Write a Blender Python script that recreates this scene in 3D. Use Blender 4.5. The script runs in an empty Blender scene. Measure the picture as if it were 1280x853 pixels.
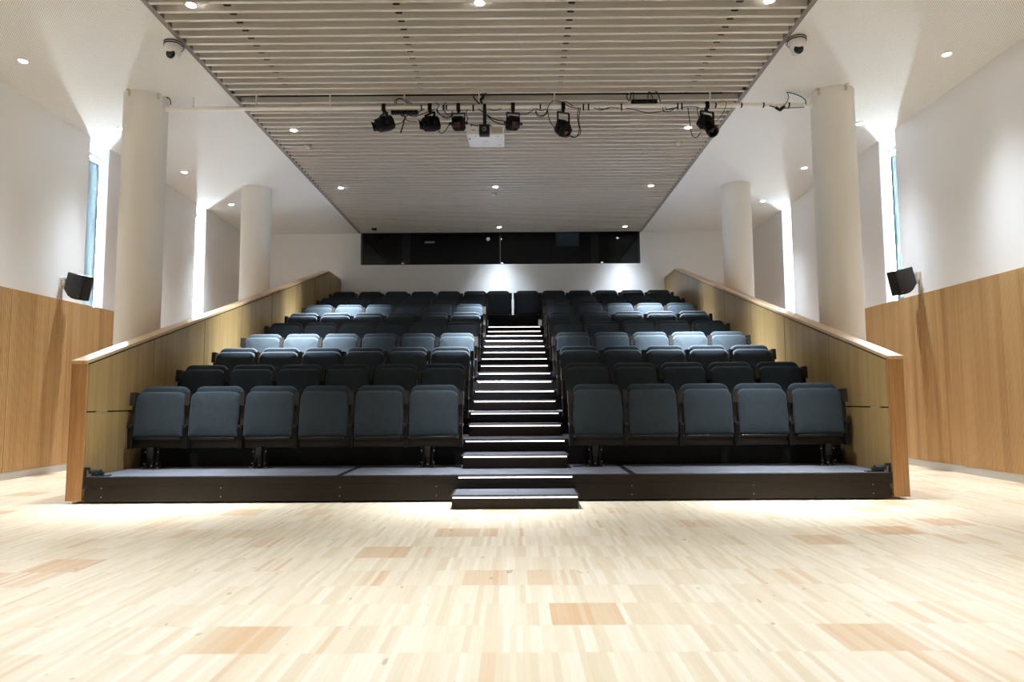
import bpy, bmesh, math, random
from mathutils import Vector, Matrix
random.seed(7)
SC = bpy.context.scene
COL = SC.collection
PI = math.pi

# ------------------------------------------------------------------ measures (metres; y runs away from the camera)
CAM_Z = 0.8522
H = 4.381            # ceiling height
WL, WR = -5.6415, 5.0405   # side walls
YB = 14.351          # back wall
YF = -6.0            # wall behind the camera
SL, SR = -3.2778, 2.7205   # edges of the slatted recess
AX = -0.283          # axis of the hall
XL, XR = -3.6181, 3.1459   # ends of the tiers
Y0 = 5.853           # front edge of the lowest tier
Z0 = 0.2269
TREAD, RISE = 0.8522, 0.2485
NROW = 9
PITCH = 0.513
S0 = -3.580
AISLE = (-0.492, 0.498)

# ------------------------------------------------------------------ materials
def srgb(r, g, b):
    f = lambda c: (c/255/12.92) if c/255 <= .04045 else ((c/255+.055)/1.055)**2.4
    return (f(r), f(g), f(b), 1)

def mat(name, color=(.8,.8,.8,1), rough=.5, metal=0, spec=.5, emit=None, estr=0):
    m = bpy.data.materials.new(name); m.use_nodes = True
    b = m.node_tree.nodes['Principled BSDF']
    b.inputs['Base Color'].default_value = color
    b.inputs['Roughness'].default_value = rough
    b.inputs['Metallic'].default_value = metal
    b.inputs['Specular IOR Level'].default_value = spec
    if emit:
        b.inputs['Emission Color'].default_value = emit
        b.inputs['Emission Strength'].default_value = estr
    return m

class NT:
    def __init__(self, m):
        self.t = m.node_tree; self.n = self.t.nodes; self.l = self.t.links
        self.b = self.n['Principled BSDF']
    def add(self, kind, **kw):
        n = self.n.new(kind)
        for k, v in kw.items(): setattr(n, k, v)
        return n
    def link(self, a, b): self.l.new(a, b)
    def math(self, op, a, b=None, c=None):
        n = self.add('ShaderNodeMath', operation=op)
        for i, v in enumerate((a, b, c)):
            if v is None: continue
            if isinstance(v, (int, float)): n.inputs[i].default_value = v
            else: self.link(v, n.inputs[i])
        return n.outputs[0]
    def coords(self):
        g = self.add('ShaderNodeNewGeometry')
        s = self.add('ShaderNodeSeparateXYZ'); self.link(g.outputs['Position'], s.inputs[0])
        return g.outputs['Position'], s.outputs[0], s.outputs[1], s.outputs[2]
    def comb(self, x, y, z):
        c = self.add('ShaderNodeCombineXYZ')
        for i, v in enumerate((x, y, z)):
            if isinstance(v, (int, float)): c.inputs[i].default_value = v
            else: self.link(v, c.inputs[i])
        return c.outputs[0]
    def noise(self, vec, scale, detail=3, rough=.55):
        n = self.add('ShaderNodeTexNoise'); n.inputs['Scale'].default_value = scale
        n.inputs['Detail'].default_value = detail; n.inputs['Roughness'].default_value = rough
        self.link(vec, n.inputs['Vector']); return n.outputs[0]
    def white(self, vec):
        n = self.add('ShaderNodeTexWhiteNoise', noise_dimensions='3D'); self.link(vec, n.inputs['Vector']); return n.outputs['Value']
    def ramp(self, fac, stops):
        n = self.add('ShaderNodeValToRGB'); e = n.color_ramp.elements
        while len(e) < len(stops): e.new(.5)
        for i, (p, c) in enumerate(stops): e[i].position = p; e[i].color = c
        self.link(fac, n.inputs[0]); return n.outputs[0]
    def mix(self, fac, a, b, mode='MIX'):
        n = self.add('ShaderNodeMix', data_type='RGBA', blend_type=mode)
        if isinstance(fac, (int, float)): n.inputs[0].default_value = fac
        else: self.link(fac, n.inputs[0])
        for i, v in ((6, a), (7, b)):
            if isinstance(v, tuple): n.inputs[i].default_value = v
            else: self.link(v, n.inputs[i])
        return n.outputs[2]
    def color(self, c): self.link(c, self.b.inputs['Base Color'])
    def bump(self, h, strength=.2, dist=.01):
        n = self.add('ShaderNodeBump'); n.inputs['Strength'].default_value = strength; n.inputs['Distance'].default_value = dist
        self.link(h, n.inputs['Height']); self.link(n.outputs[0], self.b.inputs['Normal'])

def wood(name, dark, mid, light, grain=(60, 60, 1.6), rough=.42, board=None, spec=.4):
    m = mat(name, mid, rough, spec=spec); t = NT(m)
    pos, x, y, z = t.coords()
    v = t.comb(t.math('MULTIPLY', x, grain[0]), t.math('MULTIPLY', y, grain[1]), t.math('MULTIPLY', z, grain[2]))
    n = t.noise(v, 1.0, 5, .6)
    v2 = t.comb(t.math('MULTIPLY', x, grain[0]*.18), t.math('MULTIPLY', y, grain[1]*.18), t.math('MULTIPLY', z, grain[2]*.25))
    n2 = t.noise(v2, 1.0, 2, .5)
    s = t.math('ADD', t.math('MULTIPLY', n, .6), t.math('MULTIPLY', n2, .4))
    c = t.ramp(s, [(.30, dark), (.5, mid), (.70, light)])
    if board:
        k = t.white(t.comb(t.math('FLOOR', t.math('DIVIDE', y, board)), 3.3, 1.7))
        c = t.mix(t.math('MULTIPLY', k, .55), c, light)
    t.color(c)
    return m

def vary_by_panel(m, amount):
    t = NT(m); src = t.b.inputs['Base Color'].links[0].from_socket
    oi = t.add('ShaderNodeObjectInfo')
    hsv = t.add('ShaderNodeHueSaturation'); t.link(src, hsv.inputs['Color'])
    t.link(t.math('ADD', 1-amount, t.math('MULTIPLY', oi.outputs['Random'], 2*amount)), hsv.inputs['Value'])
    t.color(hsv.outputs[0])

def floor_mat():
    m = mat('parquet', srgb(222, 196, 158), .4, spec=.4); t = NT(m)
    pos, x, y, z = t.coords()
    ROW, W = .283, .0235
    row = t.math('FLOOR', t.math('DIVIDE', t.math('ADD', y, .14), ROW))
    jit = t.math('MULTIPLY', t.white(t.comb(row, 4.2, .5)), .3)
    xs = t.math('ADD', x, jit)
    strip = t.math('FLOOR', t.math('DIVIDE', xs, W))
    tile = t.math('FLOOR', t.math('DIVIDE', xs, W*12))
    a = t.white(t.comb(strip, row, 1.1))
    b = t.white(t.comb(tile, row, 7.7))
    big = t.noise(t.comb(t.math('MULTIPLY', x, .5), t.math('MULTIPLY', y, .5), 0.3), 1.0, 2)
    c1 = t.ramp(a, [(0, srgb(217, 198, 166)), (.3, srgb(225, 208, 180)), (.75, srgb(230, 215, 190)), (1, srgb(234, 221, 199))])
    # a few tiles and strips of a redder batch
    redtile = t.math('GREATER_THAN', b, .955)
    redmix = t.math('MULTIPLY', redtile, t.math('ADD', .35, t.math('MULTIPLY', a, .65)))
    c2 = t.mix(redmix, c1, srgb(208, 170, 128))
    redstrip = t.math('MULTIPLY', t.math('GREATER_THAN', a, .965), t.math('GREATER_THAN', b, .55))
    c3 = t.mix(t.math('MULTIPLY', redstrip, .7), c2, srgb(206, 168, 126))
    alt = t.math('MULTIPLY', t.math('MULTIPLY', t.math('GREATER_THAN', b, .87), t.math('LESS_THAN', b, .955)), t.math('GREATER_THAN', a, .62))
    c3 = t.mix(t.math('MULTIPLY', alt, .6), c3, srgb(208, 170, 126))
    g = t.noise(t.comb(t.math('MULTIPLY', x, 160), t.math('MULTIPLY', y, 9), a), 1.0, 4)
    c4 = t.mix(t.math('MULTIPLY', t.math('SUBTRACT', g, .3), .35), c3, srgb(200, 166, 122))
    knots = t.noise(t.comb(t.math('MULTIPLY', x, 20), t.math('MULTIPLY', y, 9), .2), 1.0, 1)
    kn = t.math('MULTIPLY', t.math('GREATER_THAN', knots, .765), .5)
    c5 = t.mix(kn, c4, srgb(150, 105, 66))
    # thin dark joints
    fx = t.math('FRACT', t.math('DIVIDE', xs, W)); fy = t.math('FRACT', t.math('DIVIDE', t.math('ADD', y, .14), ROW))
    j = t.math('MAXIMUM', t.math('LESS_THAN', fx, .035), t.math('LESS_THAN', fy, .006))
    c6 = t.mix(t.math('MULTIPLY', j, .22), c5, srgb(150, 110, 70))
    t.color(c6)
    r = t.math("ADD", .38, t.math("MULTIPLY", g, .14)); t.link(r, t.b.inputs['Roughness'])
    return m

def perforated_mat():
    m = mat('perforated_board', srgb(226, 222, 214), .75, spec=.2); t = NT(m)
    pos, x, y, z = t.coords()
    P = .0175
    u = t.math('DIVIDE', t.math('ADD', x, y), P*1.2); v = t.math('DIVIDE', t.math('SUBTRACT', x, y), P*1.2)
    fu = t.math('SUBTRACT', t.math('FRACT', u), .5); fv = t.math('SUBTRACT', t.math('FRACT', v), .5)
    d = t.math('SQRT', t.math('ADD', t.math('MULTIPLY', fu, fu), t.math('MULTIPLY', fv, fv)))
    hole = t.math('LESS_THAN', d, .27)
    t.color(t.mix(t.math('MULTIPLY', hole, .55), srgb(243, 241, 238), srgb(120, 112, 104)))
    return m

def fabric_mat():
    m = mat('seat_fabric', srgb(74, 89, 102), .92, spec=.15); t = NT(m)
    tc = t.add('ShaderNodeTexCoord')
    n = t.noise(tc.outputs['Object'], 420, 2, .7)
    n2 = t.noise(tc.outputs['Object'], 16, 3, .6)
    s = t.math('ADD', t.math('MULTIPLY', n, .85), t.math('MULTIPLY', n2, .15))
    t.color(t.ramp(s, [(.30, srgb(38, 44, 48)), (.5, srgb(52, 59, 64)), (.70, srgb(67, 75, 80))]))
    t.b.inputs['Sheen Weight'].default_value = .10
    t.b.inputs['Sheen Roughness'].default_value = .4
    t.b.inputs['Sheen Tint'].default_value = srgb(190, 215, 230)
    t.bump(n, .25, .002)
    return m

def carpet_mat():
    m = mat('deck_carpet', srgb(104, 106, 116), .95, spec=.1); t = NT(m)
    pos, x, y, z = t.coords()
    n = t.noise(pos, 260, 2, .7); n2 = t.noise(pos, 5, 3, .6)
    s = t.math('ADD', t.math('MULTIPLY', n, .5), t.math('MULTIPLY', n2, .5))
    t.color(t.ramp(s, [(.3, srgb(76, 76, 80)), (.5, srgb(93, 93, 98)), (.7, srgb(110, 110, 115))]))
    t.bump(n, .3, .003)
    return m

def glass_mat(name, tint=(1, 1, 1, 1), base=.06):
    m = bpy.data.materials.new(name); m.use_nodes = True
    t = m.node_tree; t.nodes.clear()
    o = t.nodes.new('ShaderNodeOutputMaterial'); mx = t.nodes.new('ShaderNodeMixShader')
    tr = t.nodes.new('ShaderNodeBsdfTransparent'); gl = t.nodes.new('ShaderNodeBsdfGlossy'); fr = t.nodes.new('ShaderNodeFresnel')
    tr.inputs[0].default_value = tint; gl.inputs['Roughness'].default_value = .02; fr.inputs[0].default_value = 1.5
    t.links.new(fr.outputs[0], mx.inputs[0]); t.links.new(tr.outputs[0], mx.inputs[1]); t.links.new(gl.outputs[0], mx.inputs[2])
    t.links.new(mx.outputs[0], o.inputs[0])
    return m

def frosted_mat():
    m = bpy.data.materials.new('frosted_glass'); m.use_nodes = True
    t = m.node_tree; t.nodes.clear()
    o = t.nodes.new('ShaderNodeOutputMaterial'); mx = t.nodes.new('ShaderNodeMixShader')
    tr = t.nodes.new('ShaderNodeBsdfTranslucent'); df = t.nodes.new('ShaderNodeBsdfDiffuse')
    tr.inputs[0].default_value = (.52, .58, .60, 1); df.inputs[0].default_value = srgb(88, 98, 102); mx.inputs[0].default_value = .45
    t.links.new(tr.outputs[0], mx.inputs[1]); t.links.new(df.outputs[0], mx.inputs[2]); t.links.new(mx.outputs[0], o.inputs[0])
    return m

M = {}
M['floor'] = floor_mat()
M['white'] = mat('white_paint', srgb(240, 240, 240), .8, spec=.2)
M['curtain'] = mat('stage_grey', srgb(165, 163, 160), .9, spec=.1)
M['column'] = mat('column_paint', srgb(232, 229, 222), .6, spec=.3)
M['perf'] = perforated_mat()
M['slat'] = mat('slat_paint', srgb(222, 215, 205), .32, spec=.5)
M['fascia'] = mat('recess_grey', srgb(140, 134, 128), .7, spec=.2)
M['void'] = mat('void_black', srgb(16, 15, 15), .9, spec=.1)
M['panel_wood'] = wood('ribbed_oak', srgb(164, 124, 78), srgb(188, 150, 101), srgb(208, 173, 124), grain=(30, 30, .8), board=.11)
M['veneer'] = wood('oak_veneer', srgb(142, 115, 71), srgb(162, 134, 87), srgb(178, 151, 104), grain=(70, 70, 1.2), rough=.38)
vary_by_panel(M['veneer'], .10)
M['end_wood'] = wood('solid_oak', srgb(146, 102, 60), srgb(170, 124, 78), srgb(190, 146, 98), grain=(55, 55, 2.2), rough=.4)
M['rail_wood_lit'] = wood('rail_oak_lit', srgb(176, 140, 98), srgb(200, 168, 128), srgb(216, 188, 150), grain=(70, 4, 4), rough=.32)  # paler oak: light falling on the rail top is put into the colour
M['core'] = mat('dark_core', srgb(28, 21, 14), .8, spec=.2)
M['steel'] = mat('tier_steel', srgb(38, 31, 25), .45, spec=.22)  # black paint tinted brown to carry the parquet's reflection
M['steel_dark'] = mat('black_steel', srgb(18, 16, 15), .5, spec=.25)
M['plastic'] = mat('black_plastic', srgb(18, 18, 19), .38, spec=.5)
M['standard'] = mat('seat_standard', srgb(44, 39, 35), .42, spec=.3)
M['fabric'] = fabric_mat()
M['carpet'] = carpet_mat()
M['joint'] = mat('deck_joint', srgb(22, 23, 24), .7, spec=.2)
M['bolt'] = mat('zinc_bolt', srgb(190, 190, 190), .3, metal=1)
M['led'] = mat('step_led', (1, 1, 1, 1), .5, emit=(1, .86, .84, 1), estr=1.7)
M['led_slot'] = mat('window_led', (1, 1, 1, 1), .5, emit=(.80, .92, 1, 1), estr=135)
M['lamp'] = mat('lamp_lens', (1, 1, 1, 1), .4, emit=(.88, .93, 1, 1), estr=22)
M['ring'] = mat('white_ring', srgb(225, 222, 216), .45)
M['unlit'] = mat('unlit_lens', srgb(196, 190, 180), .4)
M['baseboard'] = mat('grey_baseboard', srgb(212, 216, 220), .35)
M['pipe'] = mat('white_pipe', srgb(247, 243, 235), .4)
M['black'] = mat('matt_black', srgb(15, 14, 13), .5, spec=.3)
M['cable'] = mat('black_cable', srgb(16, 16, 17), .55)
M['teal_cable'] = mat('teal_cable', srgb(38, 98, 98), .5)
M['grey_cable'] = mat('grey_cable', srgb(70, 66, 58), .5)
M['blue_cable'] = mat('blue_cable', srgb(70, 84, 170), .5)
M['amber'] = mat('amber_lens', srgb(176, 108, 58), .35, spec=.6)
M['dark_lens'] = mat('dark_lens', srgb(10, 11, 13), .12, spec=.8)
M['flap_grey'] = mat('worn_flap', srgb(120, 120, 122), .5, metal=.4)
M['proj'] = mat('projector_white', srgb(228, 226, 226), .4)
M['proj_grille'] = mat('projector_grille', srgb(196, 188, 174), .6)
M['mark'] = mat('grey_print', srgb(120, 118, 120), .6)
M['speaker'] = mat('speaker_black', srgb(30, 33, 36), .45)
M['grille'] = mat('speaker_grille', srgb(20, 21, 23), .7)
M['bracket'] = mat('white_bracket', srgb(214, 208, 198), .5)
M['tab'] = mat('cream_tab', srgb(206, 196, 174), .6)
M['glass'] = frosted_mat()
M['booth_glass'] = glass_mat('booth_glass', (.55, .57, .6, 1))
M['frame'] = mat('window_frame', srgb(150, 156, 160), .45)
M['mullion'] = mat('dark_mullion', srgb(70, 72, 74), .4)
M['booth'] = mat('booth_black', srgb(14, 14, 15), .9, spec=.1)
M['booth_post'] = mat('booth_post', srgb(80, 82, 88), .6)
M['sign_green'] = mat('sign_glow', srgb(120, 160, 150), .5, emit=(.35, .7, .62, 1), estr=.07)
M['dim_lamp'] = mat('dim_dome', srgb(190, 200, 205), .4, emit=(.8, .9, 1, 1), estr=.25)
M['monitor'] = mat('monitor_grey', srgb(92, 104, 108), .4)

# ------------------------------------------------------------------ mesh helpers
class MB:
    def __init__(self): self.bm = bmesh.new()
    def mark(self): self.seen = set(self.bm.faces)
    def paint(self, i):
        for f in self.bm.faces:
            if f not in self.seen: f.material_index = i
    def poly(self, vs): 
        return self.bm.faces.new([self.bm.verts.new(v) for v in vs])
    def box(self, x0, x1, y0, y1, z0, z1, bev=0, mx=None):
        r = bmesh.ops.create_cube(self.bm, size=1.0)
        S = Matrix.Translation(((x0+x1)/2, (y0+y1)/2, (z0+z1)/2)) @ Matrix.Diagonal((abs(x1-x0), abs(y1-y0), abs(z1-z0), 1))
        vs = r['verts']
        bmesh.ops.transform(self.bm, matrix=S, verts=vs)
        if bev:
            es = list({e for v in vs for e in v.link_edges})
            o = bmesh.ops.bevel(self.bm, geom=es, offset=bev, segments=2, profile=.5, affect='EDGES')
            vs = list({v for f in o['faces'] for v in f.verts} | {v for v in vs if v.is_valid})
        if mx is not None: bmesh.ops.transform(self.bm, matrix=mx, verts=vs)
        return self
    def prism(self, pts, a0, a1, axis='z', mx=None):
        """polygon pts extruded along axis; pts are (y,z) for x, (x,z) for y, (x,y) for z"""
        f = {'x': lambda p, a: (a, p[0], p[1]), 'y': lambda p, a: (p[0], a, p[1]), 'z': lambda p, a: (p[0], p[1], a)}[axis]
        A = [self.bm.verts.new(f(p, a0)) for p in pts]; B = [self.bm.verts.new(f(p, a1)) for p in pts]
        n = len(pts); fs = [self.bm.faces.new(A), self.bm.faces.new(B[::-1])]
        for i in range(n): fs.append(self.bm.faces.new((A[i], B[i], B[(i+1) % n], A[(i+1) % n])))
        bmesh.ops.recalc_face_normals(self.bm, faces=fs)
        if mx is not None: bmesh.ops.transform(self.bm, matrix=mx, verts=A+B)
        return self
    def cyl(self, p0, p1, r0, r1=None, n=16, caps=True, mx=None):
        r1 = r0 if r1 is None else r1
        p0, p1 = Vector(p0), Vector(p1); d = (p1-p0)
        q = d.to_track_quat('Z', 'Y').to_matrix()
        A, B = [], []
        for i in range(n):
            a = 2*PI*i/n; u = q @ Vector((math.cos(a), math.sin(a), 0))
            A.append(self.bm.verts.new(p0+u*r0)); B.append(self.bm.verts.new(p1+u*r1))
        fs = [self.bm.faces.new((A[i], A[(i+1) % n], B[(i+1) % n], B[i])) for i in range(n)]
        if caps: fs += [self.bm.faces.new(A[::-1]), self.bm.faces.new(B)]
        if mx is not None: bmesh.ops.transform(self.bm, matrix=mx, verts=A+B)
        return self
    def lathe(self, prof, origin=(0, 0, 0), n=24, mx=None):
        o = Vector(origin); rings = []; allv = []
        for r, z in prof:
            if r < 1e-6: ring = [self.bm.verts.new(o+Vector((0, 0, z)))]
            else: ring = [self.bm.verts.new(o+Vector((r*math.cos(2*PI*i/n), r*math.sin(2*PI*i/n), z))) for i in range(n)]
            rings.append(ring); allv += ring
        fs = []
        for a, b in zip(rings, rings[1:]):
            for i in range(n):
                j = (i+1) % n
                if len(a) == 1 and len(b) == 1: continue
                if len(a) == 1: fs.append(self.bm.faces.new((a[0], b[i], b[j])))
                elif len(b) == 1: fs.append(self.bm.faces.new((a[i], a[j], b[0])))
                else: fs.append(self.bm.faces.new((a[i], a[j], b[j], b[i])))
        bmesh.ops.recalc_face_normals(self.bm, faces=fs)
        if mx is not None: bmesh.ops.transform(self.bm, matrix=mx, verts=allv)
        return self
    def tube(self, pts, r, n=6, sub=6):
        P = [Vector(p) for p in pts]
        if len(P) > 2 and sub > 1:
            Q = [P[0]*2-P[1]] + P + [P[-1]*2-P[-2]]; out = []
            for i in range(1, len(Q)-2):
                a, b, c, d = Q[i-1], Q[i], Q[i+1], Q[i+2]
                for k in range(sub):
                    t = k/sub
                    out.append(.5*((2*b)+(c-a)*t+(2*a-5*b+4*c-d)*t*t+(3*b-a-3*c+d)*t**3))
            out.append(P[-1]); P = out
        rings = []
        up = Vector((.13, .97, .2))
        for i, p in enumerate(P):
            t = (P[min(i+1, len(P)-1)]-P[max(i-1, 0)]).normalized()
            u = t.cross(up)
            if u.length < 1e-4: u = t.cross(Vector((1, 0, 0)))
            u.normalize(); v = t.cross(u)
            rings.append([self.bm.verts.new(p+(u*math.cos(2*PI*k/n)+v*math.sin(2*PI*k/n))*r) for k in range(n)])
        for a, b in zip(rings, rings[1:]):
            for k in range(n): self.bm.faces.new((a[k], a[(k+1) % n], b[(k+1) % n], b[k]))
        self.bm.faces.new(rings[0][::-1]); self.bm.faces.new(rings[-1])
        return self
    def slab(self, w, h, t, rt, rb, ins=.02, dome=.006, mx=None, taper=0):
        """upholstered slab in the xz plane, front face at y=-t, z from 0 to h; rt/rb corner radii, ins edge rounding"""
        def outline(i):
            pts = []; x, z0, z1 = w/2-i, i, h-i
            ra, rb_ = max(rt-i, .004), max(rb-i, .004)
            k = 6
            for cx, cz, r, a0 in ((x-ra, z1-ra, ra, 0), (-(x-ra), z1-ra, ra, PI/2), (-(x-rb_), z0+rb_, rb_, PI), (x-rb_, z0+rb_, rb_, 1.5*PI)):
                for q in range(k+1):
                    a = a0+PI/2*q/k; px = cx+r*math.cos(a); pz = cz+r*math.sin(a)
                    px *= 1-taper*(1-(pz/h))
                    pts.append((px, pz))
            return pts
        prof = [(ins*.5, 0), (0, -ins*.5), (0, -t+ins), (ins*.12, -t+ins*.45), (ins*.45, -t+ins*.12), (ins, -t), (ins*2.6, -t-dome*.6), (min(w, h)*.28, -t-dome)]
        rings = [[self.bm.verts.new((px, y, pz)) for px, pz in outline(i)] for i, y in prof]
        n = len(rings[0]); fs = []
        for a, b in zip(rings, rings[1:]):
            for k in range(n): fs.append(self.bm.faces.new((a[k], a[(k+1) % n], b[(k+1) % n], b[k])))
        fs.append(self.bm.faces.new(rings[0][::-1])); fs.append(self.bm.faces.new(rings[-1]))
        bmesh.ops.recalc_face_normals(self.bm, faces=fs)
        if mx is not None: bmesh.ops.transform(self.bm, matrix=mx, verts=[v for r in rings for v in r])
        return self
    def build(self, name, m, parent=None, world=True, smooth=35):
        me = bpy.data.meshes.new(name)
        if parent is not None and world:
            o = Vector((0, 0, 0)); q = parent
            while q is not None: o += q.location; q = q.parent
            bmesh.ops.translate(self.bm, verts=self.bm.verts, vec=-o)
        self.bm.to_mesh(me); self.bm.free()
        for mm in (m if isinstance(m, (list, tuple)) else [m]): me.materials.append(mm)
        if smooth:
            for p in me.polygons: p.use_smooth = True
            me.set_sharp_from_angle(angle=math.radians(smooth))
        ob = bpy.data.objects.new(name, me); COL.objects.link(ob)
        if parent is not None: ob.parent = parent
        return ob

def tag(o, label, cat, group=None, kind=None):
    o['label'] = label; o['category'] = cat
    if group: o['group'] = group
    if kind: o['kind'] = kind
    return o

def thing(name, loc, label, cat, group=None, rz=0):
    o = bpy.data.objects.new(name, None); COL.objects.link(o); o.location = loc; o.rotation_euler = (0, 0, rz)
    o.empty_display_size = .1
    return tag(o, label, cat, group)

def copy_thing(root, loc, skip=()):
    c = root.copy(); COL.objects.link(c); c.location = loc
    for ch in root.children:
        if ch.name in skip: continue
        d = ch.copy(); COL.objects.link(d); d.parent = c
        for g in ch.children:
            e = g.copy(); COL.objects.link(e); e.parent = d
    return c

def structure(o, label, cat): return tag(o, label, cat, kind='structure')

# ------------------------------------------------------------------ room shell
mb = MB(); mb.box(WL-.6, WR+.6, YF-.2, YB+3.2, -.12, 0)
structure(mb.build('floor', M['floor'], smooth=0), 'pale strip parquet floor in front of the tiered seating', 'floor')

mb = MB()
mb.box(WL-.55, SL, YF, YB, H, H+.05); mb.box(SR, WR+.55, YF, YB, H, H+.05)
structure(mb.build('ceiling', M['perf'], smooth=0), 'white perforated ceiling along both sides of the slatted recess', 'ceiling')
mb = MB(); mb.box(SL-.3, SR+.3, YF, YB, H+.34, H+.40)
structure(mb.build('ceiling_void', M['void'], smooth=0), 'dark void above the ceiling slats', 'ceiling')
for i, (x0, x1, side) in enumerate(((SL-.02, -3.229, 'six-seat'), (2.674, SR+.02, 'five-seat'))):
    mb = MB(); mb.box(x0, x1, YF, YB, H+.004, H+.03); xf = x1 if x0 < 0 else x0; mb.box(xf-.004, xf+.004, YF, YB, H+.004, H+.35)
    structure(mb.build('trim_%d' % (i+1), M['fascia'], smooth=0), 'grey side face of the ceiling recess above the %s block' % side, 'trim')

# slats: edges run across the hall, one missing slot where the lighting pipe hangs
XS0, XS1 = -3.227, 2.672
mb = MB(); SP = .1417
edges = []
y = 7.655
while y > YF: edges.append(y); y -= SP
y = 7.885
while y < YB-.02: edges.append(y); y += SP
for y in edges:
    mb.box(XS0, XS1, y, y+.036, H, H+.068)
structure(mb.build('ceiling_slats', M['slat'], smooth=0), 'off-white slats running across the central ceiling recess', 'ceiling slats')
mb = MB()
for x in (-2.58, -1.048, .54, 2.058):
    mb.box(x-.03, x+.03, YF, 7.65, H+.043, H+.10); mb.box(x-.03, x+.03, 7.9, YB-.02, H+.043, H+.10)
structure(mb.build('ceiling_carrier', M['black'], smooth=0), 'black carrier rails glimpsed between the ceiling slats', 'ceiling rail')

# side walls with oblique window slots
SLOT = {'left': [(8.909, 9.346), (12.0, 12.383)], 'right': [(8.839, 9.243), (12.285, 12.70)]}
DX, DY = .41, .465
ZS = 2.09
wn = 2
for side, X, s, prox in (('left', WL, -1, 'speaker on the six-seat side'), ('right', WR, 1, 'speaker on the five-seat side')):
    mb = MB(); y = YF
    ys = SLOT[side]
    for j, (a, b) in enumerate(ys + [(YB, None)]):
        first = j == 0; last = b is None
        p = [(X, y), (X, a), (X+s*DX, a+(0 if last else DY)), (X+s*DX, y+(0 if first else DY))]
        mb.prism(p, 0, H, 'z')
        if not last:
            mb.prism([(X, a), (X, b), (X+s*DX, b+DY), (X+s*DX, a+DY)], 0, ZS, 'z')     # wall under the slot
            mb.prism([(X+s*(DX-.08), a+DY*.8), (X+s*(DX-.08), b+DY*.8), (X+s*DX, b+DY), (X+s*DX, a+DY)], 4.325, H, 'z')   # lintel
        y = b if b else y
    structure(mb.build('wall_'+side, M['white'], smooth=0), 'white side wall with lit window slots on the %s-seat side' % ('six' if s < 0 else 'five'), 'wall')
    for j, (a, b) in enumerate(ys):
        nm = ('beside the ' + prox) if j == 0 else 'nearer the back wall on the %s-seat side' % ('six' if s < 0 else 'five')
        root = bpy.data.objects.new('window_%d' % wn, None); COL.objects.link(root); wn += 1
        root.location = (X+s*DX, (a+b)/2+DY, ZS)
        structure(root, 'tall narrow window slot with white light strip ' + nm, 'window')
        xg = X+s*(DX-.015)
        mb = MB(); mb.box(min(xg, xg+s*.012), max(xg, xg+s*.012), a+DY, b+DY, ZS, 4.325); mb.build('pane', M['glass'], root, smooth=0)
        mb = MB()
        for y0, y1 in ((a+DY-.02, a+DY+.03),):
            mb.box(min(xg-s*.02, xg+s*.04), max(xg-s*.02, xg+s*.04), y0, y1, ZS, 4.325)
        mb.box(min(xg-s*.02, xg+s*.04), max(xg-s*.02, xg+s*.04), a+DY+.03, b+DY, 4.295, 4.325)
        mb.build('frame', M['frame'], root, smooth=0)
        # light strip: an aluminium channel against the far reveal, its lit face turned into the hall
        ux, uy = -s*DX/math.hypot(DX, DY), -DY/math.hypot(DX, DY); nx, ny = s*uy*s, 0
        q0 = Vector((X+s*(DX-.050), b+DY-.059)); d = Vector((ux, uy)); pn = Vector((-d.y, d.x)); pn = pn if pn.y < 0 else -pn
        P = lambda a_, b_: tuple(q0+d*a_+pn*b_)
        mb = MB(); mb.prism([P(0, .003), P(.022, .003), P(.022, .019), P(0, .019)], ZS+.01, 4.318, 'z'); mb.build('strip_channel', M['frame'], root, smooth=0)
        mb = MB(); mb.prism([P(.0222, .004), P(.0245, .004), P(.0245, .018), P(.0222, .018)], ZS+.012, 4.316, 'z'); mb.build('light_strip', M['led_slot'], root, smooth=0)

# back wall with the control room window
BX0, BX1, BZ0 = -3.235, 2.676, 3.706
mb = MB(); T = .22
mb.box(WL-.55, BX0, YB, YB+T, 0, H+.4); mb.box(BX1, WR+.55, YB, YB+T, 0, H+.4); mb.box(BX0, BX1, YB, YB+T, 0, BZ0); mb.box(BX0, BX1, YB, YB+T, H+.05, H+.4)
structure(mb.build('wall_back', M['white'], smooth=0), 'white back wall below and beside the dark control room window', 'wall')
mb = MB(); mb.box(WL-.55, WR+.55, YF-.2, YF, 0, H+.4)
structure(mb.build('wall_front', M['curtain'], smooth=0), 'plain grey wall at the stage end of the hall', 'wall')
root = bpy.data.objects.new('window_1', None); COL.objects.link(root); root.location = (AX, YB, BZ0)
structure(root, 'long dark control room window in the back wall above the top row', 'window')
mb = MB(); mb.box(BX0, AX-.004, YB+.01, YB+.022, BZ0, H+.05); mb.build('pane', M['booth_glass'], root, smooth=0)
mb = MB(); mb.box(AX+.004, BX1, YB+.01, YB+.022, BZ0, H+.05); mb.build('pane', M['booth_glass'], root, smooth=0)
mb = MB(); mb.box(AX-.012, AX+.012, YB+.004, YB+.03, BZ0, H+.05); mb.build('mullion', M['mullion'], root, smooth=0)
for x in (-2.33, 1.77):
    mb = MB(); mb.box(x-.07, x+.07, YB+.3, YB+.42, 2.6, 5.2); mb.build('post', M['booth_post'], root, smooth=0)
mb = MB()
mb.box(BX0-.6, BX1+.6, YB+2.6, YB+2.7, 2.5, 5.3); mb.box(BX0-.6, BX0-.5, YB+T, YB+2.6, 2.5, 5.3); mb.box(BX1+.5, BX1+.6, YB+T, YB+2.6, 2.5, 5.3)
mb.box(BX0-.6, BX1+.6, YB+T, YB+2.6, 2.5, 2.6); mb.box(BX0-.6, BX1+.6, YB+T, YB+2.6, 5.2, 5.3)
structure(mb.build('wall_control_room', M['booth'], smooth=0), 'black inside of the control room behind the dark window', 'wall')

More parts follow.
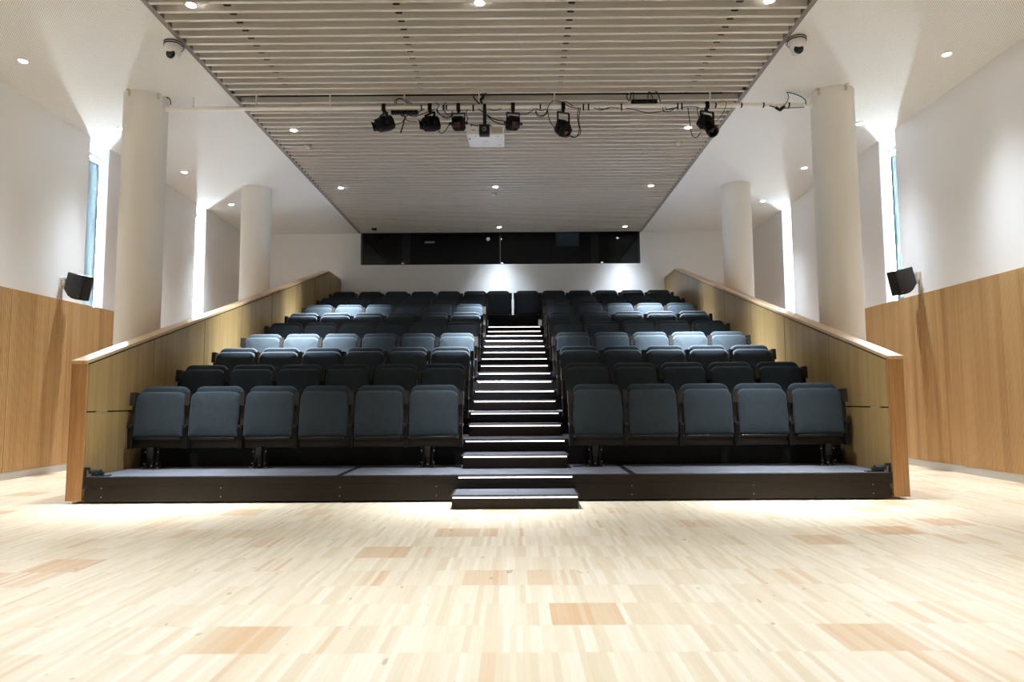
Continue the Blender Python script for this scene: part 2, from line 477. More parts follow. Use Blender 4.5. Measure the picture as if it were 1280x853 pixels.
# ribbed oak wall panelling, grey baseboards
def panelling(X, s, y0, y1, label, seam=None):
    """vertical ribs on the room side"""
    mb = MB(); f = X-s*.030
    pts = [(X, y0)]
    y = y0
    while y < y1-.03:
        pts += [(f, y), (f, y+.022), (f+s*.006, y+.0235), (f+s*.006, y+.0275)]
        y += .028
    pts += [(f, y), (f, y1), (X, y1)]
    mb.prism(pts, .088, 2.122, 'z')
    structure(mb.build('wall_panelling', M['panel_wood'], smooth=0), label, 'wall panelling')
panelling(WL, -1, YF, 7.600, 'ribbed oak wall panelling before the seam on the six-seat side')
panelling(WL, -1, 7.615, 9.69, 'ribbed oak wall panelling under the speaker on the six-seat side')
panelling(WR, 1, YF, 9.84, 'ribbed oak wall panelling under the speaker on the five-seat side')
mb = MB(); mb.box(WL, WL+.006, 7.598, 7.617, .088, 2.12)
structure(mb.build('trim_3', M['core'], smooth=0), 'dark seam in the oak panelling on the six-seat side', 'trim')
for side, X, s, y1 in (('left', WL, -1, 9.69), ('right', WR, 1, 9.84)):
    mb = MB(); mb.box(min(X, X-s*.018), max(X, X-s*.018), YF, y1, 0, .082)
    structure(mb.build('baseboard_'+side, M['baseboard'], smooth=0), 'grey metal baseboard under the oak panelling on the %s-seat side' % ('six' if s < 0 else 'five'), 'baseboard')

# columns
for x, y, lab in ((-4.275, 7.755, 'front white round column holding the pipe on the six-seat side'), (-4.285, 11.24, 'rear white round column beyond the partition on the six-seat side'),
                  (3.712, 7.755, 'front white round column holding the pipe on the five-seat side'), (3.70, 11.20, 'rear white round column beyond the partition on the five-seat side')):
    root = thing('column', (x, y, 0), lab, 'column', 'round white columns'); root['kind'] = 'thing'
    mb = MB(); mb.lathe([(.0, 0), (.235, 0), (.235, H-.06), (.238, H-.055), (.238, H), (.0, H)], (x, y, 0), 64)
    mb.build('shaft', M['column'], root)
    if y < 9:
        for ang in ((2.5, -1.9) if x < 0 else (.9, -1.35)):
            pass
        for dx, dy in (((-.07, -.235), (.205, -.13)) if x < 0 else ((.05, -.24), (-.205, -.13))):
            a = math.atan2(dy, dx)
            R = Matrix.Translation((x+dx, y+dy, H-.06)) @ Matrix.Rotation(a, 4, 'Z')
            mb = MB(); mb.box(-.003, .003, -.016, .016, -.01, .058, 0, R); mb.box(-.003, .032, -.016, .016, .050, .058, 0, R)
            mb.build('hook_tab', M['tab'], root, smooth=0)

# ------------------------------------------------------------------ the tiered stand
def tier_y(k): return Y0 + TREAD*k
def tier_z(k): return Z0 + RISE*k
BLOCKS = ((S0, 6, 'six-seat'), (S0+8*PITCH, 5, 'five-seat'))
JOINTS = ((-1.502, -1.447), (.963, 1.018))
stand = thing('tiered_stand', (AX, Y0, 0), 'dark retractable tiered stand carrying nine rows of seats', 'seating stand')
for k in range(NROW):
    y0, z = tier_y(k), tier_z(k); y1 = y0+TREAD+.02 if k < NROW-1 else 13.95
    mb = MB()
    mb.box(XL, XR, y0, y1, z-.035, z-.006)                                   # deck plate
    mb.prism([(y0, z-.006), (y0-.004, z-.008), (y0-.004, z-.068), (y0+.004, z-.070), (y0+.03, z-.070), (y0+.03, z-.006)], XL, XR, 'x')   # nosing
    zb = .014 if k == 0 else tier_z(k-1)+.001
    mb.box(XL+.002, XR-.002, y0+.006, y0+.03, zb, z-.070)                    # fascia
    for x in (XL+.002, XR-.05): mb.box(x, x+.048, y0+.03, y1-.05, max(z-.16, .02), z-.035)
    if k == 0:
        mb.mark()
        for x in (-3.476, -2.47, -1.47, -.66, .98, 2.0, 3.0):
            for zz in (.055, .128): mb.cyl((x, y0+.008, zz), (x, y0+.002, zz), .0042, n=8)
        mb.paint(1)
    tier = mb.build('tier', [M['steel'] if k == 0 else M['steel_dark'], M['bolt']], stand, smooth=20)
    # deck carpet
    mb = MB()
    cuts = [XL+.004] + [c for j in JOINTS for c in j] + [XR-.004]
    for a, b in zip(cuts[0::2], cuts[1::2]):
        mb = MB(); mb.box(a, b, y0+.004, y1-.012, z-.006, z); mb.build('deck_carpet', M['carpet'], tier, smooth=0)
    for a, b in JOINTS:
        mb = MB(); mb.box(a+.003, b-.003, y0+.004, y1-.012, z-.006, z-.001)
        mb.build('deck_joint', M['joint'], tier, smooth=0)
    # aisle light strip under the nosing
    mb = MB()
    mb.box(AISLE[0]+.012, AISLE[1]-.012, y0-.012, y0-.004, z-.036, z-.010); mb.build('edge_profile', M['steel_dark'], tier, smooth=0)
    mb = MB()
    mb.box(AISLE[0]+.02, AISLE[1]-.02, y0-.015, y0-.012, z-.027, z-.017); mb.build('light_strip', M['led'], tier, smooth=0)
    if k == 0:
        for x, s in ((XL, 1), (XR, -1)):
            mb = MB()
            mb.box(min(x-s*.016, x+s*.012), max(x-s*.016, x+s*.012), y0+.005, y0+.03, z-.10, z-.005)
            mb.box(min(x-s*.016, x+s*.0), max(x-s*.016, x+s*.0), y0+.01, y0+.03, z-.01, z+.072, .004)
            mb.box(min(x-s*.016, x+s*.03), max(x-s*.016, x+s*.03), y0+.01, y0+.03, z+.05, z+.076, .004)
            mb.box(min(x+s*.02, x+s*.034), max(x+s*.02, x+s*.034), y0+.01, y0+.03, z+.02, z+.06, .004)
            mb.cyl((x+s*.035, y0+.05, z+.03), (x+s*.105, y0+.05, z+.03), .026, n=14)
            mb.cyl((x+s*.105, y0+.05, z+.022), (x+s*.125, y0+.05, z+.022), .017, n=12)
            mb.box(min(x+s*.03, x+s*.18), max(x+s*.03, x+s*.18), y0+.03, y0+.08, z, z+.008)
            mb.build('latch', M['plastic'], tier)
    # beams and legs that carry the seats
    yr = y0+TREAD
    for bx, n, _ in BLOCKS:
        mb = MB(); mb.box(bx-.012, bx+n*PITCH+.012, yr-.202, yr-.135, z+.192, z+.272, .004)
        for q in range(n):
            mb.box(bx+q*PITCH+.03, bx+(q+1)*PITCH-.03, yr-.212, yr-.19, z+.262, z+.272)
        mb.build('seat_beam', M['standard'], tier)
        legs = ((.196, 1.201, 2.77) if n == 6 else (.225, 2.383))
        for lx in legs:
            x = bx+lx
            mb = MB()
            mb.box(x-.026, x+.026, yr-.262, yr-.218, z+.10, z+.20, .003)
            mb.box(x-.018, x+.018, yr-.23, yr-.19, z+.006, z+.12, .003)
            mb.box(x-.085, x+.085, yr-.26, yr-.14, z, z+.008)
            for sx in (-1, 1):
                mb.cyl((x+sx*.055, yr-.225, z+.19), (x+sx*.034, yr-.2, z+.01), .008, n=8)
                mb.box(x+sx*.05-.006, x+sx*.05+.006, yr-.25, yr-.16, z+.008, z+.055)
            mb.mark()
            for sx in (-1, 1):
                mb.cyl((x+sx*.072, yr-.268, z+.012), (x+sx*.072, yr-.256, z+.012), .007, n=8)
                mb.cyl((x+sx*.058, yr-.238, z+.158), (x+sx*.058, yr-.230, z+.158), .006, n=8)
                mb.cyl((x+sx*.06, yr-.256, z+.05), (x+sx*.06, yr-.248, z+.05), .005, n=8)
            mb.cyl((x, yr-.236, z+.03), (x, yr-.228, z+.03), .007, n=8)
            mb.paint(1)
            mb.build('beam_leg', [M['standard'], M['bolt']], tier)

# aisle half steps
ORD = ['first', 'second', 'third', 'fourth', 'fifth', 'sixth', 'seventh', 'eighth', 'ninth']
def half_step(x0, x1, y0, y1, zb, h, label):
    root = thing('aisle_step', ((x0+x1)/2, y0, zb), label, 'step', 'light-edged aisle steps')
    zt = zb+h
    mb = MB()
    mb.box(x0+.012, x1-.012, y0+.022, y1, zb+.001, zt-.02, .002)
    mb.prism([(y0, zt-.004), (y0+.003, zt), (y1, zt), (y1, zt-.02), (y0+.014, zt-.02), (y0+.010, zt-.008), (y0, zt-.010)], x0, x1, 'x')
    mb.build('step_box', M['steel'], root, smooth=20)
    mb = MB(); mb.box(x0+.02, x1-.02, y0+.012, y1-.01, zt, zt+.003); mb.build('tread_cover', M['carpet'], root, smooth=0)
    mb = MB(); mb.box(x0+.02, x1-.02, y0+.010, y0+.014, zt-.022, zt-.012); mb.build('light_strip', M['led'], root, smooth=0)
    return root
half_step(-.508, .508, 5.45, Y0-.012, 0, .108, 'lowest dark aisle step with light strip standing on the parquet floor')
for k in range(NROW-1):
    yn = tier_y(k)+.47
    half_step(AISLE[0]+.005, AISLE[1]-.005, yn, tier_y(k+1)-.016, tier_z(k), RISE/2,
              'dark aisle step with light strip standing on the %s deck from the floor' % ('lowest' if k == 0 else ORD[k]))

# ------------------------------------------------------------------ wood-clad side partitions
def ztop(y): return min(1.205+.2916*(y-Y0), 3.405)
YK = Y0+(3.405-1.205)/.2916
JY = [Y0+.022, 6.93, 8.05, 9.155, 10.26, 11.43, 12.47, 13.52, YB-.003]
for s, xi, xo, side in ((-1, -3.640, -3.775, 'six-seat'), (1, 3.172, 3.304, 'five-seat')):
    root = thing('side_partition', ((xi+xo)/2, Y0, 0), 'sloping oak partition beside the %s block of the stand' % side, 'partition', None)
    X = lambda a, b: (min(a, b), max(a, b))
    mb = MB(); mb.box(*X(xi, xo), Y0, Y0+.022, .024, ztop(Y0)-.028, .0015); mb.build('end_panel', M['end_wood'], root, smooth=0)
    # core
    c0, c1 = X(xi+s*.018, xo-s*.018)
    mb = MB()
    pr = [(Y0+.022, .03), (YB-.003, .03), (YB-.003, ztop(YB)-.030), (YK, ztop(YK)-.030), (Y0+.022, ztop(Y0+.022)-.030)]
    mb.prism(pr, c0, c1, 'x'); mb.build('core', M['core'], root, smooth=0)
    # panels on the seat side
    for j in range(len(JY)-1):
        a, b = JY[j]+.006, JY[j+1]-.006
        tops = [(b, ztop(b)-.042)] + ([(YK, ztop(YK)-.042)] if a < YK < b else []) + [(a, ztop(a)-.042)]
        x0, x1 = X(xi, xi+s*.017)
        if j == 0:
            mb = MB(); mb.prism([(a, .775), (b, .775)]+tops, x0, x1, 'x'); mb.build('inner_panel', M['veneer'], root, smooth=0)
            mb = MB(); mb.box(x0, x1, a, b, .03, .763); mb.build('inner_panel', M['veneer'], root, smooth=0)
            mb = MB(); mb.box(*X(xi+s*.004, xi+s*.0175), a+.14, a+.30, .764, .774); mb.build('gap_light_plate', M['bracket'], root, smooth=0)  # pale plate added to stand in for light showing through the gap
        else:
            mb = MB(); mb.prism([(a, .03), (b, .03)]+tops, x0, x1, 'x'); mb.build('inner_panel', M['veneer'], root, smooth=0)
    x0, x1 = X(xo-s*.017, xo)
    mb = MB(); mb.prism([(Y0+.024, .03), (YB-.003, .03), (YB-.003, ztop(YB)-.030), (YK, ztop(YK)-.030), (Y0+.024, ztop(Y0)-.030)], x0, x1, 'x'); mb.build('outer_panel', M['end_wood'], root, smooth=0)
    x0, x1 = X(xi-s*.001, xo+s*.004)
    mb = MB(); mb.prism([(Y0-.003, ztop(Y0)-.028), (YK, ztop(YK)-.028), (YB-.003, ztop(YB)-.028), (YB-.003, ztop(YB)), (YK, ztop(YK)), (Y0-.003, ztop(Y0))], x0, x1, 'x')
    mb.build('handrail', M['rail_wood_lit'], root, smooth=0)

# ------------------------------------------------------------------ seats (origin: seat centre, riser plane, deck)
def standard_mesh():
    mb = MB()
    mb.prism([(-.272, .190), (-.205, .190), (-.190, .40), (-.165, .60), (-.205, .60), (-.232, .40), (-.272, .384)], -.0160, .0160, 'x')
    mb.prism([(-.246, .588), (-.160, .588), (-.145, .704), (-.232, .712)], -.0235, .0235, 'x')
    mb.box(-.019, .019, -.272, -.262, .19, .384, .003)
    return mb
def arm_mesh():
    mb = MB(); mb.box(-.0195, .0195, -.292, -.150, .384, .408, .006)
    return mb
def make_seat(loc, label, group, half):
    root = thing('theatre_seat', loc, label, 'theatre seat', group)
    R = Matrix.Translation((0, -.142, .30)) @ Matrix.Rotation(math.radians(-6), 4, 'X')
    mb = MB(); mb.slab(.452, .468, .055, .075, .02, .022, .006, R); mb.build('backrest', M['fabric'], root, world=False, smooth=50)
    R2 = Matrix.Translation((0, -.121, .30)) @ Matrix.Rotation(math.radians(-6), 4, 'X')
    mb = MB(); mb.slab(.440, .45, .018, .07, .02, .006, 0, R2); mb.build('back_shell', M['plastic'], root, world=False, smooth=50)
    P = Matrix.Translation((0, -.222, .288)) @ Matrix.Rotation(math.radians(-6.5), 4, 'X')
    mb = MB(); mb.slab(.462, .428, .052, .075, .018, .024, .008, P, taper=-.01); mb.build('seat_pad', M['fabric'], root, world=False, smooth=50)
    P2 = Matrix.Translation((0, -.206, .283)) @ Matrix.Rotation(math.radians(-6.5), 4, 'X')
    mb = MB(); mb.slab(.44, .40, .022, .06, .02, .008, 0, P2)
    mb.box(-.21, .21, -.272, -.185, .274, .290, .003)
    mb.build('seat_shell', M['plastic'], root, world=False, smooth=50)
    kids = []
    for sx in (-1, 1):
        st = standard_mesh().build('side_standard', M['standard'], root, world=False, smooth=0); st.location = (sx*half, 0, 0)
        ar = arm_mesh().build('armrest', M['plastic'], st, world=False, smooth=30)
        kids.append(st)
    return root, kids[1].name
def seat_label(k, n, pos, block):
    row = 'front' if k == 0 else ('rear' if k == NROW-1 else ORD[k])
    if pos == 0: where = 'next to the aisle'
    elif pos == n-1: where = 'next to the oak partition'
    else: where = ORD[pos]+' from the aisle'
    return 'dark slate-blue tip-up theatre seat, %s row, %s block, %s' % (row, block, where)
proto = None
def row_group(k): return 'theatre seats of the %s row' % ('front' if k == 0 else ('rear' if k == NROW-1 else ORD[k]))
for k in range(NROW):
    yr, z = tier_y(k)+TREAD, tier_z(k)
    for bx, n, block in BLOCKS:
        for i in range(n):
            loc = (bx+(i+.5)*PITCH, yr, z)
            pos = n-1-i if block == 'six-seat' else i
            lab = seat_label(k, n, pos, block)
            if proto is None:
                proto, rightname = make_seat(loc, lab, row_group(k), PITCH/2)
            else:
                c = copy_thing(proto, loc, skip=(rightname,) if i < n-1 else ())
                c['label'] = lab; c['group'] = row_group(k)
# the very first seat keeps only its outer standard; its neighbour brings the shared one
st = bpy.data.objects[rightname]
for g in list(st.children): bpy.data.objects.remove(g)
bpy.data.objects.remove(st)
# two seats closing the aisle on the top deck
yr, z = tier_y(8)+TREAD, tier_z(8)
for x, lab in ((-.303, 'dark tip-up theatre seat at the top of the aisle beside the six-seat block'), (.262, 'dark tip-up theatre seat at the top of the aisle beside the five-seat block')):
    make_seat((x, yr, z), lab, 'pair of seats closing the aisle', .243)
mb = MB(); mb.box(-.55, .51, yr-.285, yr-.20, z+.192, z+.272, .004)
for x in (-.303, .262):
    mb.box(x-.03, x+.03, yr-.26, yr-.2, z+.001, z+.2)
mb.box(-.50, .47, yr-.262, yr-.24, z+.02, z+.192)
mb.build('aisle_beam', M['steel_dark'], stand)

# ------------------------------------------------------------------ ceiling lights
LIGHTS = []
def spot(loc, watts, half, blend=.3, power=18, color=(.80, .90, 1.0), r=.022):
    l = bpy.data.lights.new('downlight_beam', 'SPOT'); l.energy = watts; l.spot_size = 2*math.radians(half); l.spot_blend = blend
    l.color = color; l.shadow_soft_size = r
    # beam profile of the luminaire: intensity falls with a power of the angle from its axis
    l.use_nodes = True; t = l.node_tree; em = [n for n in t.nodes if n.type == 'EMISSION'][0]
    tc = t.nodes.new('ShaderNodeTexCoord'); sx = t.nodes.new('ShaderNodeSeparateXYZ'); ab = t.nodes.new('ShaderNodeMath'); pw = t.nodes.new('ShaderNodeMath')
    ab.operation = 'ABSOLUTE'; pw.operation = 'POWER'; pw.inputs[1].default_value = power
    t.links.new(tc.outputs['Normal'], sx.inputs[0]); t.links.new(sx.outputs[2], ab.inputs[0]); t.links.new(ab.outputs[0], pw.inputs[0]); t.links.new(pw.outputs[0], em.inputs['Strength'])
    o = bpy.data.objects.new('downlight_beam', l); COL.objects.link(o); o.location = loc
    return o
def downlight(x, y, label, group, lit=True, r=.05, z=H, watts=0, half=26, black=False, power=18):
    root = thing('downlight', (x, y, z), label, 'downlight', group)
    mb = MB(); mb.lathe([(r*.78, .004), (r*.78, -.002), (r*.86, -.008), (r*1.1, -.006), (r*1.14, 0), (r*1.14, .03), (r*.78, .03), (r*.78, .004)], (x, y, z), 28)
    mb.build('trim_ring', M['black'] if black else M['ring'], root)
    mb = MB(); mb.lathe([(0, -.006), (r*.5, -.005), (r*.79, .001), (r*.79, .012), (0, .012)], (x, y, z), 28)
    mb.build('lens', M['lamp'] if lit else (M['dark_lens'] if black else M['unlit']), root)
    if lit and watts:
        s = spot((x, y, z-.025), watts, half, power=power); s.parent = root; s.location = (0, 0, -.025)
    return root
E_SEAT, E_FRONT, E_FLOOR, E_BACK, E_SIDE = 5000, 900, 275, 190, 300
cols = ((-2.862, 'above the six-seat block'), (-.292, 'above the aisle'), (2.287, 'above the five-seat block'))
rows = ((-2.8, None), (.1, None), (2.98, None), (5.85, 'in front of the lighting pipe'), (8.72, 'just behind the lighting pipe'), (11.17, 'above the seventh row'), (13.86, 'close to the control room window'))
for y, rl in rows:
    for x, cl in cols:
        if y == 13.86 and x < -2:
            downlight(x-.016, 13.99, 'unlit dark downlight in the slats close to the control room window', None, lit=False, black=True); continue
        if rl is None: lab = 'lit round downlight among the slats over the open floor %s line' % ('six-seat' if x < -2 else 'aisle' if x < 1 else 'five-seat')
        else: lab = 'lit downlight in the slats %s %s' % (cl, rl)
        if y < 0: lab += ' at the stage end'
        elif y < 2: lab += ' beside the stage'
        downlight(x, y, lab, 'downlights in the ceiling slats', watts=E_BACK if y > 13 else (E_SEAT if y > 7 else E_FRONT if y > 5 else E_FLOOR), half=80, power=13 if y > 13 else (45 if y > 5 else 13))
for x, y, lab in ((-2.849, 9.29, 'small unlit round detector in the slats above the six-seat block'), (2.292, 9.27, 'small unlit round detector in the slats above the five-seat block'), (-.324, 11.6, 'small unlit round detector in the slats above the aisle')):
    root = thing('smoke_detector', (x, y, H), lab, 'smoke detector', 'detectors in the ceiling slats')
    mb = MB(); mb.lathe([(0, .02), (.052, .02), (.052, -.004), (.044, -.012), (.036, -.012)], (x, y, H), 24); mb.build('detector_base', M['unlit'], root)
    mb = MB(); mb.lathe([(.036, -.010), (.034, -.026), (.02, -.034), (0, -.036)], (x, y, H), 24); mb.build('detector_cap', M['ring'], root)
side_rows = (5.07, 6.84, 8.64, 10.34, 12.11)
names = {6.84: 'in front of the first column', 8.64: 'just behind the first column', 10.34: 'just before the second column', 12.11: 'behind the second column'}
for x, sd in ((-5.07, 'six-seat side'), (4.48, 'five-seat side')):
    for i, y in enumerate(side_rows):
        lab = 'lit wall-washing downlight in the perforated ceiling, %s, %s' % (sd, names.get(y, 'above the open floor'))
        downlight(x, y, lab, 'downlights along the side walls', watts=E_SIDE, half=80, power=24)

# ------------------------------------------------------------------ lighting pipe and what hangs from it
PY, PZ = 7.735, 4.242
root = thing('lighting_pipe', (AX, PY, PZ), 'white lighting pipe spanning between the two front columns', 'lighting pipe')
mb = MB(); mb.cyl((-4.045, PY, PZ), (3.482, PY, PZ), .0255, n=20)
for x in (-4.03, 3.467): mb.cyl((x-.01, PY, PZ), (x+.01, PY, PZ), .04, n=20)
for x in (-1.383, -1.209): mb.cyl((x-.003, PY, PZ), (x+.003, PY, PZ), .027, n=20)
mb.build('pipe_tube', M['pipe'], root)
for x in (-3.714, -2.985, -2.125, -1.259, -.389, .487, 1.357, 2.295):
    zt = H if x < SL else H+.30
    mb = MB(); mb.cyl((x, PY, PZ+.02), (x, PY, zt), .008, n=10); mb.cyl((x-.012, PY, PZ), (x+.012, PY, PZ), .029, n=16)
    mb.build('hanger', M['pipe'], root)
for x, l in ((-1.057, 0), (-.797, .0), (-.768, .01), (-.457, .03), (.32, 0), (.819, .03), (.879, .03), (1.259, .04), (1.91, .03), (1.957, .03), (2.352, 0), (2.65, 0), (2.906, 0), (3.2, 0)):
    mb = MB(); mb.cyl((x-.008, PY, PZ), (x+.008, PY, PZ), .0295, n=16)
    if l: mb.box(x-.007, x+.007, PY-.032, PY-.024, PZ-.03-l, PZ)
    mb.build('cable_tie', M['black'], root)

def stage_lamp(x, label, pan, tilt, drop=.195, kind='fresnel', scale=1.0, grey_flap=False):
    root = thing('stage_light', (x, PY, PZ), label, 'stage light', 'stage lights on the pipe')
    B = lambda mb, n, m, par=root, sm=35: mb.build(n, m, par, world=False, smooth=sm)
    mb = MB(); mb.box(-.022, .022, -.038, .038, -.045, .038, .006); mb.cyl((0, 0, -.03), (0, 0, -.075), .012, n=10)
    mb.cyl((0, .036, 0), (0, .062, 0), .008, n=8)
    B(mb, 'clamp', M['black'])
    hw = .074 if kind == 'fresnel' else .088
    RZ = Matrix.Rotation(math.radians(pan), 4, 'Z')
    mb = MB(); t = .009
    zt = -.072
    mb.box(-hw, hw, -.016, .016, zt-.006, zt, 0, RZ)
    for sx in (-1, 1):
        mb.box(sx*hw-t*.5, sx*hw+t*.5, -.014, .014, -drop-.02, zt, 0, RZ)
    B(mb, 'yoke', M['black'], sm=0)
    for sx in (-1, 1):
        mb = MB(); mb.cyl((sx*hw, 0, -drop), (sx*(hw+.022), 0, -drop), .014, n=12, mx=RZ); mb.cyl((sx*(hw+.022), 0, -drop), (sx*(hw+.034), 0, -drop), .02, n=8, mx=RZ)
        B(mb, 'knob', M['plastic'])
    T = Matrix.Translation((0, 0, -drop)) @ RZ @ Matrix.Rotation(math.radians(tilt), 4, 'X') @ Matrix.Scale(.78 if kind == 'fresnel' else .80, 4)
    if kind == 'fresnel':
        oct_ = [(.055, .10), (.082, .068), (.086, -.06), (.06, -.098), (-.06, -.098), (-.086, -.06), (-.082, .068), (-.055, .10)]
        mb = MB(); mb.prism(oct_, -.07, .13, 'y', T)
        for j in range(4): mb.prism([(a*1.04, b*1.04) for a, b in oct_], -.03+.035*j, -.018+.035*j, 'y', T)
        mb.prism([(a*.8, b*.8) for a, b in oct_], .13, .15, 'y', T)
        # front ring
        L = T @ Matrix.Rotation(PI/2, 4, 'X')
        mb.lathe([(.064, .07), (.085, .07), (.087, .10), (.072, .10), (.066, .075), (.064, .07)], (0, 0, 0), 24, L)
        B(mb, 'lamp_housing', M['black'])
        mb = MB(); mb.lathe([(0, .086), (.03, .083), (.055, .076), (.066, .070), (.066, .066), (0, .066)], (0, 0, 0), 24, L); B(mb, 'lens', M['amber'])
        for j, (ang, op) in enumerate(((0, 62), (90, 20), (180, 30), (270, 24))):
            F = T @ Matrix.Rotation(math.radians(ang), 4, 'Y') @ Matrix.Translation((0, -.10, .078)) @ Matrix.Rotation(math.radians(op), 4, 'X')
            mb = MB(); w0, w1, l = .055, .078, .075
            mb.prism([(-w0, 0), (w0, 0), (w1, -l), (-w1, -l)], -.0012, .0012, 'z', F)
            B(mb, 'barn_door', M['flap_grey'] if (grey_flap and j == 1) else M['black'], sm=0)
    else:
        L = T @ Matrix.Rotation(PI/2, 4, 'X')
        mb = MB()
        mb.box(-.075, .075, .0, .17, -.078, .085, .012, T)
        for j in range(4): mb.box(-.08, .08, .02+.036*j, .035+.036*j, -.082, .089, 0, T)
        mb.lathe([(0, -.02), (.066, -.02), (.07, .03), (.07, .12), (.082, .125), (.082, .21), (.066, .21), (.066, .15), (0, .15)], (0, 0, 0), 28, L)
        B(mb, 'lamp_housing', M['black'])
        mb = MB(); mb.lathe([(0, .175), (.03, .172), (.05, .162), (.06, .152), (0, .152)], (0, 0, 0), 24, L); B(mb, 'lens', M['dark_lens'])
        mb = MB(); mb.box(.08, .115, -.05, -.03, -.01, .01, .003, T); mb.cyl((.115, -.04, 0), (.13, -.04, 0), .014, n=10, mx=T); B(mb, 'focus_knob', M['plastic'])
    return root
# positive tilt dips the lens (which faces -y) towards the floor
stage_lamp(-1.497, 'black stage light turned outward, outermost on the six-seat end of the pipe', -52, 22)
stage_lamp(-.961, 'black stage light turned aside, second along from the six-seat end of the pipe', -42, 16)
stage_lamp(-.630, 'black stage light facing straight out beside the white projector', -6, 18)
stage_lamp(.003, 'black stage light with raised barn door on the aisle side of the projector', 14, 18)
stage_lamp(.586, 'black stage light hanging low with one grey barn door flap', 24, 40, drop=.27, grey_flap=True)
stage_lamp(2.252, 'long black profile spotlight at the five-seat end of the pipe', 22, 50, drop=.235, kind='profile')

# projector
px, py, pz = -.312, 7.70, 3.88
root = thing('projector', (px, py, pz), 'white projector hanging from the middle of the lighting pipe', 'projector')
mb = MB()
mb.prism([(-.222, 7.655), (.218, 7.655), (.216, 8.06), (-.205, 8.06)], pz, pz+.105, 'z')
for f in mb.bm.faces: f.smooth = False
bmesh.ops.bevel(mb.bm, geom=list(mb.bm.edges), offset=.014, segments=3, profile=.6, affect='EDGES')
bmesh.ops.translate(mb.bm, verts=mb.bm.verts, vec=(px, 0, 0))
mb.build('case', M['proj'], root)
mb = MB(); mb.box(px+.075, px+.19, 7.652, 7.657, pz+.02, pz+.085)
for j in range(6): mb.box(px+.08, px+.185, 7.6495, 7.653, pz+.024+.010*j, pz+.029+.010*j)
mb.build('grille', M['proj_grille'], root, smooth=0)
mb = MB(); mb.box(px-.072, px+.045, 7.612, 7.70, pz-.012, pz+.108, .004); mb.build('lens_block', M['black'], root)
L = Matrix.Translation((px-.013, 7.612, pz+.05)) @ Matrix.Rotation(PI/2, 4, 'X')
mb = MB(); mb.lathe([(.016, 0), (.024, 0), (.024, .008), (.018, .008), (.016, 0)], (0, 0, 0), 20, L); mb.build('lens_ring', M['flap_grey'], root)
mb = MB(); mb.lathe([(0, .003), (.017, .001), (.017, 0)], (0, 0, 0), 20, L); mb.build('lens', M['dark_lens'], root)
mb = MB()
mb.cyl((px-.013, PY, PZ-.02), (px-.013, PY, pz+.115), .02, n=12); mb.box(px-.055, px+.03, PY-.045, PY+.045, pz+.104, pz+.118, .003)
mb.box(px-.032, px+.006, PY-.03, PY+.03, PZ-.06, PZ+.03, .005)
mb.tube([(px-.05, PY-.03, pz+.116), (px-.11, PY-.05, pz+.122), (px-.165, PY-.06, pz+.128)], .006); mb.cyl((px-.167, PY-.06, pz+.11), (px-.167, PY-.06, pz+.14), .006, n=8)
mb.tube([(px+.02, PY-.03, pz+.116), (px+.05, PY-.05, pz+.12), (px+.07, PY-.05, pz+.112)], .006)
mb.build('ceiling_mount', M['black'], root)
mb = MB()
for x0, x1, y0, y1 in ((-.03, .03, 7.86, 7.868), (-.05, -.01, 7.94, 7.945), (.01, .03, 7.94, 7.945), (.14, .17, 7.97, 7.98), (.11, .155, 7.70, 7.707)):
    mb.box(px+x0, px+x1, y0, y1, pz-.0008, pz+.001)
mb.box(px-.165, px-.12, 7.6535, 7.656, pz+.05, pz+.058)
mb.box(px-.128, px-.112, 7.69, 7.71, pz-.0008, pz+.001); mb.box(px-.2, px-.18, 7.76, 7.80, pz-.0008, pz+.001)
mb.build('print', M['mark'], root, smooth=0)

# power strips
for (x0, x1, z0, z1, lab) in ((-1.412, -1.10, 4.165, 4.20, 'black power strip under the pipe between the two outer stage lights'), (1.375, 1.677, 4.270, 4.312, 'black power strip lying on top of the pipe near the profile spotlight')):
    root = thing('power_strip', ((x0+x1)/2, PY, z0), lab, 'power strip')
    mb = MB(); mb.box(x0, x1, PY-.03, PY+.03, z0, z1, .006); mb.build('strip_body', M['black'], root)
    mb = MB()
    for j in range(4):
        xx = x0+.05+j*(x1-x0-.1)/3; mb.cyl((xx, PY-.03, (z0+z1)/2), (xx, PY-.034, (z0+z1)/2), .012, n=12)
    mb.build('socket', M['plastic'], root)

# cables
def cable(paths, label, m='cable', r=.0045, y=PY-.034, dy=.0):
    mb = MB()
    for q, p in enumerate(paths):
        n = len(p)
        mb.tube([(x, y-.016*math.sin(PI*i/max(1, n-1))-.008*q+dy, z) for i, (x, z) in enumerate(p)], r)
    tag(mb.build('cable', M[m]), label, 'cable', 'cables on the lighting pipe')
cable([[(-1.362, 4.268), (-1.358, 4.312), (-1.304, 4.334), (-1.253, 4.319), (-1.159, 4.268)], [(-1.345, 4.268), (-1.338, 4.306), (-1.304, 4.322), (-1.27, 4.31), (-1.20, 4.27)]], 'black cable looped above the pipe by the outermost stage light')
cable([[(-1.396, 4.018), (-1.287, 4.043), (-1.216, 4.124), (-1.158, 4.131), (-1.072, 4.183)]], 'black cable running from the back of the outermost stage light')
cable([[(-1.288, 4.162), (-1.281, 4.125), (-1.245, 4.117), (-1.252, 4.065), (-1.294, 3.924)]], 'thick black cable end dangling below the power strip', r=.008)
cable([[(-1.274, 4.167), (-1.23, 4.08), (-1.186, 4.057), (-1.107, 4.057)], [(-1.231, 4.157), (-1.143, 4.109), (-1.043, 4.138), (-.898, 4.204)], [(-1.20, 4.166), (-1.12, 4.12), (-1.08, 4.16), (-1.02, 4.205)]], 'tangled black cables between the power strip and second stage light')
